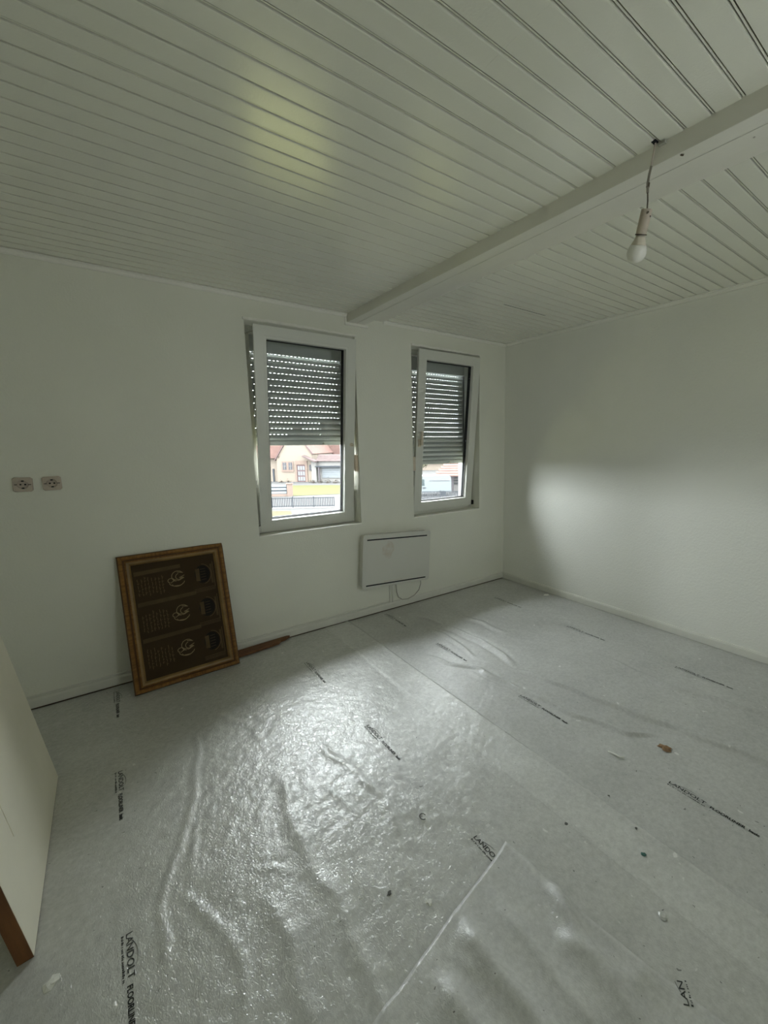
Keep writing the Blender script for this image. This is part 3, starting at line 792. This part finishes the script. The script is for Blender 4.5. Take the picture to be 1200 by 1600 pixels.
def sheet(name, x0, x1, y0, y1, hf, material, label, step=.011, warp=None):
    nx, ny = int((x1 - x0) / step) + 1, int((y1 - y0) / step) + 1
    gx, gy = np.meshgrid(np.linspace(x0, x1, nx), np.linspace(y0, y1, ny))
    if warp: gx, gy = warp(gx, gy)
    z = hf(gx, gy)
    co = np.stack([gx, gy, z], -1).reshape(-1, 3)
    idx = np.arange(nx * ny).reshape(ny, nx)
    q = np.stack([idx[:-1, :-1], idx[:-1, 1:], idx[1:, 1:], idx[1:, :-1]], -1).reshape(-1, 4)
    # underside skirt all round so the sheet has thickness
    me = bpy.data.meshes.new(name)
    rim = np.concatenate([idx[0, :], idx[1:, -1], idx[-1, -2::-1], idx[-2:0:-1, 0]])
    low = co[rim].copy(); low[:, 2] -= .0022
    n0 = len(co); nr = len(rim)
    sk = np.stack([rim, n0 + np.arange(nr), n0 + (np.arange(nr) + 1) % nr, np.roll(rim, -1)], -1)
    co = np.concatenate([co, low]); q = np.concatenate([q, sk])
    me.vertices.add(len(co)); me.vertices.foreach_set('co', co.ravel())
    me.loops.add(q.size); me.loops.foreach_set('vertex_index', q.ravel().astype(np.int32))
    me.polygons.add(len(q)); me.polygons.foreach_set('loop_start', np.arange(0, q.size, 4, dtype=np.int32))
    me.update(calc_edges=True); me.validate()
    me.polygons.foreach_set('use_smooth', np.ones(len(q), dtype=bool))
    me.materials.append(M[material])
    o = bpy.data.objects.new(name, me); COL.objects.link(o)
    tag(o, label, 'floor liner', 'protective liner sheets covering the floor')
    return o
s1 = sheet('floor_liner', LX + .01, 1.512, RY + .02, 3.262, h_sheet1, 'liner', 'wrinkled shiny grey floor liner sheet under the picture frame and door leaf')
s2 = sheet('floor_liner', 1.31, W - .018, RY + .02, 3.262, h_sheet2, 'liner_b', 'grey floor liner sheet lying along the bare wall without windows')
def warp3(gx, gy):
    t_ = (gx - .0) / 1.05
    gy2 = gy - .22 * (1.05 - gx) * np.clip((gy + .9) / 1.8, 0, 1)
    return t_ * edge3(gy2), gy2
s3 = sheet('floor_liner', 0.0, 1.05, RY + .03, .976, h_sheet3, 'liner_c', 'rumpled pale liner sheet with a square corner lapping over the others', warp=warp3)

# printed lettering on the liner
TXT = {}
def text_mesh(s_, bold=0.0):
    key = (s_, bold)
    if key in TXT: return TXT[key]
    c = bpy.data.curves.new('lettering', 'FONT'); c.body = s_; c.size = 1; c.offset = bold; c.resolution_u = 4
    o = bpy.data.objects.new('lettering', c); COL.objects.link(o)
    dg = bpy.context.evaluated_depsgraph_get(); dg.update()
    me = bpy.data.meshes.new_from_object(o.evaluated_get(dg))
    v = np.array([p.co[:2] for p in me.vertices]); f = [tuple(p.vertices) for p in me.polygons]
    bpy.data.objects.remove(o); bpy.data.curves.remove(c)
    v -= v.min(0)
    TXT[key] = (v, f); return TXT[key]
def lettering(parent, hf, x0, y0, length=.338, upto=None, sense=-1, ang=None):
    """x0, y0: lower start corner; reads along -y with tops to +x (sense -1) or the other way round (sense +1)"""
    for bold in (0, 1):
        V, F = [], []
        def put(v, f):
            n = len(V); V.extend(v); F.extend([tuple(i + n for i in q) for q in f])
        def txt(s_, b, u0, u1, w0, w1):
            v, f = text_mesh(s_, b); sx = (u1 - u0) / v[:, 0].max(); sy = (w1 - w0) / v[:, 1].max()
            put([(u0 + p[0] * sx, w0 + p[1] * sy) for p in v], f)
        L = length / .338
        if bold == 0:
            word = upto or 'LANDOLT'
            txt(word, .012, 0, .148 * L * len(word) / 7.0, .016, .039)
            pts = arc(.080 * L, -.02, .078, 128, 62, 12, ry=.072)
            n_ = len(pts)
            if upto: pts = pts[:max(3, int(n_ * len(upto) / 7))]; n_ = len(pts)
            v = []; f = []
            for i, p in enumerate(pts):
                w_ = .0030 * (1 - .75 * i / 12); v += [(p[0], p[1] - w_), (p[0], p[1])]
            f = [(2 * i, 2 * i + 2, 2 * i + 3, 2 * i + 1) for i in range(n_ - 1)]
            put(v, f)
            # the illegible small line below the logo
            rn2 = random.Random(7); u = 0.0
            end = .150 * L * (len(word) / 7.0)
            put([(0, 0), (.006, 0), (.006, .009), (0, .009)], [(0, 1, 2, 3)]); u = .009
            while u < end:
                w_ = rn2.uniform(.0022, .005); hh = rn2.choice((.005, .006, .008))
                put([(u, 0), (u + w_, 0), (u + w_, hh), (u, hh)], [(0, 1, 2, 3)]); u += w_ + .0016 + (.004 if rn2.random() < .12 else 0)
        elif not upto:
            txt('FLOORLINER', .030, .166 * L, .292 * L, .012, .031)
            txt('basic', .045, .303 * L, .338 * L, .012, .031)
        else: continue
        P2 = np.array(V); P2[:, 1] = P2[:, 1] * .76 + .004
        if ang is not None:
            P2 = P2 * .85; ca, sa = math.cos(R(ang)), math.sin(R(ang))
            X, Y = x0 + P2[:, 0] * ca - P2[:, 1] * sa, y0 + P2[:, 0] * sa + P2[:, 1] * ca
        elif sense < 0: X, Y = x0 + P2[:, 1] , y0 - P2[:, 0]
        else: X, Y = x0 - P2[:, 1], y0 + P2[:, 0]
        Z = hf(X, Y) + .0011
        me = bpy.data.meshes.new('printed_lettering'); me.from_pydata([tuple(p) for p in np.stack([X, Y, Z], -1)], [], F); me.update()
        me.materials.append(M['ink' if bold else 'ink_thin'])
        o = bpy.data.objects.new('printed_lettering', me); COL.objects.link(o); o.parent = parent
for (x, y) in ((-.100, 3.180), (-.108, 2.343), (-.108, 1.490), (.945, 2.785), (.950, 1.917)): lettering(s1, h_sheet1, x, y, .330)
lettering(s1, h_sheet1, .955, 1.070, upto='LANDO')
for (x, y) in ((1.800, 1.592), (1.808, .730), (2.845, 2.014), (2.858, 2.863), (2.860, 1.164), (1.818, 3.190), (1.822, 2.436)): lettering(s2, h_sheet2, x, y)
lettering(s3, h_sheet3, 1.095, .328, upto='LAN', ang=42)

# ------------------------------------------------------------------ scraps lying on the liner
def on(x, y): 
    X, Y = np.array([x]), np.array([y])
    if x < 1.05 and y < .9: return float(h_sheet3(X, Y)[0])
    return float(h_sheet1(X, Y)[0] if x < 1.51 else h_sheet2(X, Y)[0])
def scrap(name, x, y, size, material, label, cat, seed, flat_=.12, n=9, stretch=1.0, ang=0.0):
    rn = random.Random(seed); mb = MB(); vs = [(0, 0, size * flat_)]
    for rr, zz in ((.55, size * flat_ * .8), (1.0, 0.0)):
        for i in range(n):
            q = 2 * math.pi * i / n; s_ = size * rr * (1 + rn.uniform(-.35, .35)) * .5
            px, py = s_ * math.cos(q) * stretch, s_ * math.sin(q)
            vs.append((px * math.cos(ang) - py * math.sin(ang), px * math.sin(ang) + py * math.cos(ang), zz + rn.uniform(0, size * .05)))
    fs = [(0, 1 + i, 1 + (i + 1) % n) for i in range(n)] + [(1 + i, 1 + n + i, 1 + n + (i + 1) % n, 1 + (i + 1) % n) for i in range(n)] + [tuple(range(n + 1, 2 * n + 1))[::-1]]
    o = mb.add(vs, fs).build(name, material)
    o.location = (x, y, on(x, y) + .0006)
    return tag(o, label, cat)
scrap('dry_leaf', 2.04, .84, .048, 'leaf', 'crumpled dry brown leaf-like scrap on the liner near the long fold', 'leaf', 1, stretch=1.3, ang=-1.2, n=13)
scrap('teal_scrap', 1.41, .63, .020, 'teal', 'small teal scrap among the dark grit on the liner', 'scrap', 2)
scrap('dark_crumb', 1.30, .885, .014, 'grit', 'largest dark crumb beside the sheet seam, above the teal scrap', 'crumb', 3)
scrap('dark_crumb', 1.555, .855, .009, 'grit', 'small dark crumb farther along the seam toward the right wall', 'crumb', 4)
scrap('dark_crumb', 1.49, .70, .009, 'grit', 'dark crumb just above the teal scrap on the liner', 'crumb', 5, stretch=1.6)
scrap('dark_crumb', .61, 1.09, .012, 'grit', 'flat dark crumb between the folds in front of the pale sheet corner', 'crumb', 6, stretch=1.7, ang=.4)
scrap('paint_chip', -.265, 1.47, .040, 'chip', 'pale dried paint blob on the liner near the door leaf foot', 'paint chip', 7)
scrap('paint_chip', 3.33, 2.60, .050, 'chip', 'flat white paint patch on the liner by the right-hand baseboard corner', 'paint chip', 8, flat_=.03, stretch=1.6)
scrap('paint_chip', .88, 3.03, .016, 'chip', 'tiny white chip on the liner in front of the wooden offcut', 'paint chip', 9)
scrap('paint_chip', .70, .985, .022, 'chip', 'small white chip by the torn edge of the pale sheet', 'paint chip', 10)
scrap('paint_chip', 1.255, .49, .030, 'liner_c', 'translucent flake on the liner beside the pale sheet edge', 'paint chip', 11)
o = MB().tube([(1.795, 1.005, 0), (1.793, .985, .004), (1.797, .965, .003), (1.80, .945, .001), (1.815, .93, .002)], [.002, .004, .005, .004, .002], 6).build('plastic_curl', 'chip', smooth=True)
o.location.z = on(1.8, .96) + .003; tag(o, 'thin white plastic curl lying beside the dry leaf scrap', 'plastic curl')
o = MB().tube([(.87 + .012 * math.cos(q), 1.26 + .016 * math.sin(q), 0) for q in [i * .6 for i in range(9)]], .0016, 6).build('wire_ring', 'grit', smooth=True)
o.location.z = on(.87, 1.26) + .003; tag(o, 'small open dark wire ring on the liner in the middle of the floor', 'ring')

# ------------------------------------------------------------------ hanging bulb
hb = tag(empty('hanging_bulb', (1.6071, .8616, 2.456)), 'bare unlit frosted bulb in an old holder hanging from the beam', 'light bulb')
cord = [(1.603, .842, H - .001), (1.612, .852, 2.492), (1.613, .858, 2.456), (1.608, .861, 2.43), (1.603, .862, 2.400), (1.604, .861, 2.370), (1.609, .8615, 2.345), (1.612, .8640, 2.318)]
part(MB().tube(cord[:4], .0032, 8), 'painted_wire', 'wire_painted', hb, smooth=True)
part(MB().tube(cord[2:6], .0044, 8), 'cable_sheath', 'sheath', hb, smooth=True)
part(MB().tube(cord[4:], .0026, 8), 'bare_wire', 'wire', hb, smooth=True)
part(MB().tube([(1.6055, .861, 2.402), (1.6045, .862, 2.388)], .0055, 8), 'wire_joint', 'wire', hb)
A = Vector((1.612, .8640, 2.322)); B_ = Vector((1.646, .9203, 2.1673)); ax = (B_ - A); Lb = ax.length; ax.normalize()
def lathe(prof_, n=20):
    return MB().tube([A + ax * (t_ * Lb) for t_, _ in prof_], [r_ for _, r_ in prof_], n)
part(lathe([(0, .015), (.01, .019), (.30, .019), (.44, .0185), (.455, .018)]), 'lamp_holder', 'porcelain', hb)
part(lathe([(.455, .0205), (.475, .0205)]), 'holder_ring', 'wire', hb)
part(lathe([(.475, .0165), (.52, .0175), (.60, .0225), (.66, .0275)]), 'bulb_collar', 'bulbneck', hb, smooth=True)
part(lathe([(.655, .0270), (.70, .0305), (.76, .0335), (.82, .0345), (.88, .0325), (.93, .028), (.97, .020), (.99, .012), (1.0, .003)]), 'bulb_globe', 'bulb', hb, smooth=True)
part(MB().tube([A + ax * .02 + Vector((-.012, -.012, .0)), A + ax * .02 + Vector((-.017, -.018, 0))], .0035, 8).tube([A + ax * .028 + Vector((0, -.017, 0)), A + ax * .028 + Vector((0, -.0205, 0))], .004, 8), 'terminal_screw', 'wire', hb)

# ================================================================== outdoors
G = -2.9
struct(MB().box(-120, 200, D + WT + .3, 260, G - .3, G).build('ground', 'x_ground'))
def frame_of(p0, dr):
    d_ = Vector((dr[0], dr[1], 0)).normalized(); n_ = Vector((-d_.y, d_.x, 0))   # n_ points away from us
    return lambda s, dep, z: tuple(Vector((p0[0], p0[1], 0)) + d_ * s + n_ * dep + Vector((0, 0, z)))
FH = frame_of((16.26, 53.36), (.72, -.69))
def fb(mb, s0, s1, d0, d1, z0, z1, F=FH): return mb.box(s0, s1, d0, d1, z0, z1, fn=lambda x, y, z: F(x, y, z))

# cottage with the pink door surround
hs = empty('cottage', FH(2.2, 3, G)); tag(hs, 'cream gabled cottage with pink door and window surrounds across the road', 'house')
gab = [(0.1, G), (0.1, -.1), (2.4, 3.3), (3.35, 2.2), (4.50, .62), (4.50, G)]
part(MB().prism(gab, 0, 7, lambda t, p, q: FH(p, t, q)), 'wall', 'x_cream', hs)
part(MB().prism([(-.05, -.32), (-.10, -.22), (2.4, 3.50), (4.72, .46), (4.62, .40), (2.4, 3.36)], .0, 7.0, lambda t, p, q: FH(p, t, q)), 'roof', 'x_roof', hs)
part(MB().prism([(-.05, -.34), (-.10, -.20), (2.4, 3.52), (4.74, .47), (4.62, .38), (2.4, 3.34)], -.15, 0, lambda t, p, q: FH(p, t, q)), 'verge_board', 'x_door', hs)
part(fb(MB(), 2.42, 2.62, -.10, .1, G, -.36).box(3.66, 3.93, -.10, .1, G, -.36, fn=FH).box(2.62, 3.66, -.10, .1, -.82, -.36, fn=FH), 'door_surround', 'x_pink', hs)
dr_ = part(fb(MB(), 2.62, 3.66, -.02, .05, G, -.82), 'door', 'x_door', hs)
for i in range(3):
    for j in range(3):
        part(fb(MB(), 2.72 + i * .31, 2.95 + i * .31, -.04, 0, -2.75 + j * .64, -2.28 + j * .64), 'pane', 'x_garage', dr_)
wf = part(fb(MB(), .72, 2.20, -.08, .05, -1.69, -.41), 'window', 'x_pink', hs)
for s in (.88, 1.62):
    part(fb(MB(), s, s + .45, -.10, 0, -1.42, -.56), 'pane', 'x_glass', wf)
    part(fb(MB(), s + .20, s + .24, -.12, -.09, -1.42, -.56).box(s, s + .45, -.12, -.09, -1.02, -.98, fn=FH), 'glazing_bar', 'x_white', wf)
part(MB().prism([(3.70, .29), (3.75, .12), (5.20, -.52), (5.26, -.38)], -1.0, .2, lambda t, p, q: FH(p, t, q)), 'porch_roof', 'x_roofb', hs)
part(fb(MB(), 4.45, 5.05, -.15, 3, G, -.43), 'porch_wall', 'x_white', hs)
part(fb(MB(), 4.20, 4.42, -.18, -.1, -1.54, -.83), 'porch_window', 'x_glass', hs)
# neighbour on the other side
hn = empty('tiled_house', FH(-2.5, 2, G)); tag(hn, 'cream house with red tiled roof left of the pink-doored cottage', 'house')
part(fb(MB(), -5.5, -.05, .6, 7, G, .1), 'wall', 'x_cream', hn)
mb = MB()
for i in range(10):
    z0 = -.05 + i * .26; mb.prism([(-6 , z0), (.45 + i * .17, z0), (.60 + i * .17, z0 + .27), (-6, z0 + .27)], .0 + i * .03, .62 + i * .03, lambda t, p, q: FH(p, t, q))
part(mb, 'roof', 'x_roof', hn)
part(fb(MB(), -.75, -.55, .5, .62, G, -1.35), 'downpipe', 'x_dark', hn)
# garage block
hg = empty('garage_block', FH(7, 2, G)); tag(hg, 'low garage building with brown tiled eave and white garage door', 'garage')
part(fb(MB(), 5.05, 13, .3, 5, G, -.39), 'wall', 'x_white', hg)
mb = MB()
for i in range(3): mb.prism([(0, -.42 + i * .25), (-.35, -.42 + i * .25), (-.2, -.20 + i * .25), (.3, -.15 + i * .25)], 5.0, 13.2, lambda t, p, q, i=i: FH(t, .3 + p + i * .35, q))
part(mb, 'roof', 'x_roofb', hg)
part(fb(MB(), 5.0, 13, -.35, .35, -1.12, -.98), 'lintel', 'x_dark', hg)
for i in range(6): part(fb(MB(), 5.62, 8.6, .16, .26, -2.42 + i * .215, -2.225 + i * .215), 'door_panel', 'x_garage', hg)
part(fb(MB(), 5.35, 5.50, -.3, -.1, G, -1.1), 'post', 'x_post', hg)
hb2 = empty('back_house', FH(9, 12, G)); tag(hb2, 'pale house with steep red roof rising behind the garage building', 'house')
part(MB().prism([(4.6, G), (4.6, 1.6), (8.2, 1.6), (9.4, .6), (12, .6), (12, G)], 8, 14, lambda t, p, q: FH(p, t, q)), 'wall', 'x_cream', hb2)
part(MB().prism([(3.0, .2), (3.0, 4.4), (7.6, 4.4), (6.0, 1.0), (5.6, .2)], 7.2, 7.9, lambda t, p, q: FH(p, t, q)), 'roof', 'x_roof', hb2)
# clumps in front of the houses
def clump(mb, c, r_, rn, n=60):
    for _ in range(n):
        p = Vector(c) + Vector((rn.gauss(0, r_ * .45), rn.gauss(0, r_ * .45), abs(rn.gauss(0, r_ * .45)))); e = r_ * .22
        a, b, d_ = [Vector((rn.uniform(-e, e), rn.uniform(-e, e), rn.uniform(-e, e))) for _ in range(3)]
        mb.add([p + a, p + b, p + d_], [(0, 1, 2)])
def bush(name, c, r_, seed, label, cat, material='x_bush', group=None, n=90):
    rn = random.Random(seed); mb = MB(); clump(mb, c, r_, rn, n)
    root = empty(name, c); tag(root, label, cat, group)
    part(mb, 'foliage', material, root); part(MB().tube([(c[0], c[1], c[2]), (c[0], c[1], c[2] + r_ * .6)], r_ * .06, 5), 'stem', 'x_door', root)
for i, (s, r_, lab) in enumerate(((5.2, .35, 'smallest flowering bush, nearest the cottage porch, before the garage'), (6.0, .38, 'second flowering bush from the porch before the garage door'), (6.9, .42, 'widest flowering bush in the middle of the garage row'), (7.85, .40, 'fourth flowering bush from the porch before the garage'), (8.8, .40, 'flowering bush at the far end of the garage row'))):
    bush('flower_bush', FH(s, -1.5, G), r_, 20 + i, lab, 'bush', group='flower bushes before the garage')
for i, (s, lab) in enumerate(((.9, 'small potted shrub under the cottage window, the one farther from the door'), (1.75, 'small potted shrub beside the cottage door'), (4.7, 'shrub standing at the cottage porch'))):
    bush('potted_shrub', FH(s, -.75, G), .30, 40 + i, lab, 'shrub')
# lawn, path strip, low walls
tag(MB().add([(16.02, 47.33, G + .02), (12.5, 37.42, G + .02), (16.37, 36.06, G + .02), (20.9, 34.4, G + .02), (24, 38, G + .02), (19.6, 44.6, G + .02)], [(0, 1, 2, 3, 4, 5)]).build('lawn', 'x_lawn'), 'yellow-green lawn in front of the pink-doored cottage', 'lawn', kind='stuff')
tag(MB().box(-12, 14, D + 1.2, 21, G, G + .03).build('front_garden_grass', 'x_meadow'), 'yellowish grass of the front garden below the two windows', 'grass', kind='stuff')
tag(MB().add([(8.6, 29.6, G + .02), (9.55, 28.8, G + .02), (9.1, 27.2, G + .02), (6.5, 26.0, G + .02)], [(0, 1, 2, 3)]).build('grass_verge', 'x_grass'), 'yellowish grass verge at the foot of the road fence', 'grass', kind='stuff')
FP = frame_of((12.39, 37.52), (3.5, -2.3))
tag(fb(MB(), -.12, .28, -.2, .2, G, -1.82, FP).box(-.20, .33, -.25, .25, -1.82, -1.74, fn=FP).build('gate_pillar', 'x_pink'), 'pink masonry pillar between white boards and the lawn', 'pillar')
bd = empty('board_fence', FP(-1.5, 0, G)); tag(bd, 'white horizontal board fence ending at the pink pillar', 'fence')
for z in (-2.08, -2.36, -2.66): part(fb(MB(), -4, -.2, -.03, .03, z, z + .20, FP), 'board', 'x_garage', bd)
part(fb(MB(), -4, -.2, .05, .12, G, -1.9, FP), 'backing', 'x_dark', bd)
part(fb(MB(), -4, -.15, -.1, .1, G, -2.68, FP), 'plinth', 'x_pink', bd)
# road fence
FF = frame_of((8.886, 30.852), (3.5, -2.3))
rf = empty('road_fence', FF(6, 0, G)); tag(rf, 'dark metal railing fence on a low white wall along the road', 'fence')
part(fb(MB(), -4, 4.4, -.10, .10, G - .1, -2.84, FF), 'plinth', 'x_white', rf)
part(fb(MB(), 9.2, 20, -.10, .10, G, -2.46, FF), 'plinth', 'x_white', rf)
for (sa, sb, zt, zb) in ((-3, 4.35, -2.18, -2.74), (9.3, 19, -1.90, -2.38)):
    for z in (zt, zb): part(fb(MB(), sa, sb, -.012, .012, z - .022, z + .022, FF), 'rail', 'x_dark', rf)
    s = sa; me = None
    while s < sb:
        big = abs((s - .06) % 1.44) < .11
        if me is None:
            me = part(fb(MB(), s, s + .052, -.012, .012, zb - .06, zt + .04, FF), 'picket', 'x_dark', rf); s00 = s
            dvec = Vector(FF(1, 0, 0)) - Vector(FF(0, 0, 0))
        else:
            o = bpy.data.objects.new('picket', me.data); o.parent = rf; o.location = dvec * (s - s00); COL.objects.link(o)
        s += .118
for s in (1.49, 2.93, .05, -1.4): part(fb(MB(), s - .035, s + .035, -.04, .04, G, -2.08, FF), 'post', 'x_dark', rf)
for s in (11.9, 13.2, 14.6): part(fb(MB(), s - .035, s + .035, -.04, .04, G, -1.80, FF), 'post', 'x_dark', rf)
for i, (s, lab) in enumerate(((11.5, 'twiggy plant on the road fence below the white van'), (12.25, 'twiggy plant on the road fence between van and carport post'), (13.0, 'twiggy plant on the road fence before the carport slats'))):
    bush('climbing_plant', FF(s, .60, -2.5), .22, 60 + i, lab, 'plant', 'x_post', 'plants on the road fence', 40)
# white van
FV0 = frame_of((20.75, 29.72), (3.5, -2.3))
FV = lambda s, d_, z: FV0(s * .965, d_ * .965, 1.5 + (z - 1.5) * .965)
vn = empty('white_van', FV(.6, 0, G)); tag(vn, 'white panel van parked behind the road fence beside the carport', 'van')
side = [(-2.0, -2.72), (-2.05, -2.15), (-1.2, -2.0), (-.35, -1.40), (.15, -1.28), (2.65, -1.26), (2.80, -1.42), (2.84, -2.72)]
part(MB().prism(side, 0, 1.75, lambda t, p, q: FV(p, t, q)), 'body', 'x_van', vn)
part(MB().prism([(-.85, -2.0), (-.30, -1.55), (.42, -1.55), (.46, -2.12), (-.8, -2.12)], -.02, .02, lambda t, p, q: FV(p, t, q)), 'side_window', 'x_vanglass', vn)
part(fb(MB(), .9, 2.7, -.03, .01, -1.72, -1.68, FV), 'trim_strip', 'x_post', vn)
for s in (-1.3, 2.1): part(MB().prism([(s + .28 * math.cos(q * .524), -2.86 + .28 * math.sin(q * .524)) for q in range(12)], -.03, .18, lambda t, p, q: FV(p, t, q)), 'wheel', 'x_dark', vn)
part(fb(MB(), .30, .55, -.05, 0, -2.34, -2.26, FV), 'handle', 'x_dark', vn)
# carport
FC = frame_of((24.57, 29.96), (3.5, -2.3))
cp = empty('carport', FC(0, 0, G)); tag(cp, 'grey timber carport with red tiled hipped roof', 'carport')
for i in range(5):
    z0 = -1.36 + i * .20; s0 = -1.7 + i * .25
    part(MB().prism([(-.30, z0 - .03), (-.30, z0 + .06), (.10, z0 + .20), (.10, z0 + .12)], s0, 5, lambda t, p, q, i=i: FC(t, p + i * .38, q)), 'tile_row', 'x_roof', cp)
part(fb(MB(), -1.6, 5, -.1, 0, -1.50, -1.36, FC), 'beam', 'x_post', cp)
part(MB().prism([(-.16, G), (.12, G), (.12, -1.7), (.25, -1.42), (-.35, -1.42), (-.16, -1.75)], .0, .15, lambda t, p, q: FC(p, t, q)), 'post', 'x_post', cp)
for z in (-1.66, -1.92, -2.18): part(fb(MB(), .18, 5, .9, .95, z, z + .10, FC), 'slat', 'x_dark', cp)
part(fb(MB(), .15, 5, 1.2, 1.3, G, -1.45, FC), 'back_wall', 'x_white', cp)
# far row right
FR = frame_of((38, 50), (3.5, -2.3))
FR2 = frame_of((44, 58), (3.5, -2.3))
hr = empty('far_house', FR2(0, 0, G)); tag(hr, 'pale cream house behind the van beyond the road', 'house')
part(fb(MB(), -10, 9, 0, 6, G, 2.2, FR2), 'wall', 'x_cream', hr); part(fb(MB(), -10, 9, -.3, .0, -1.75, -1.25, FR2), 'plinth_band', 'x_roofb', hr)
bush('olive_tree', FR(-3.0, -4, -1.6), 1.5, 80, 'olive-green round tree between the van and the carport roof', 'tree', 'x_tree', None, 260)
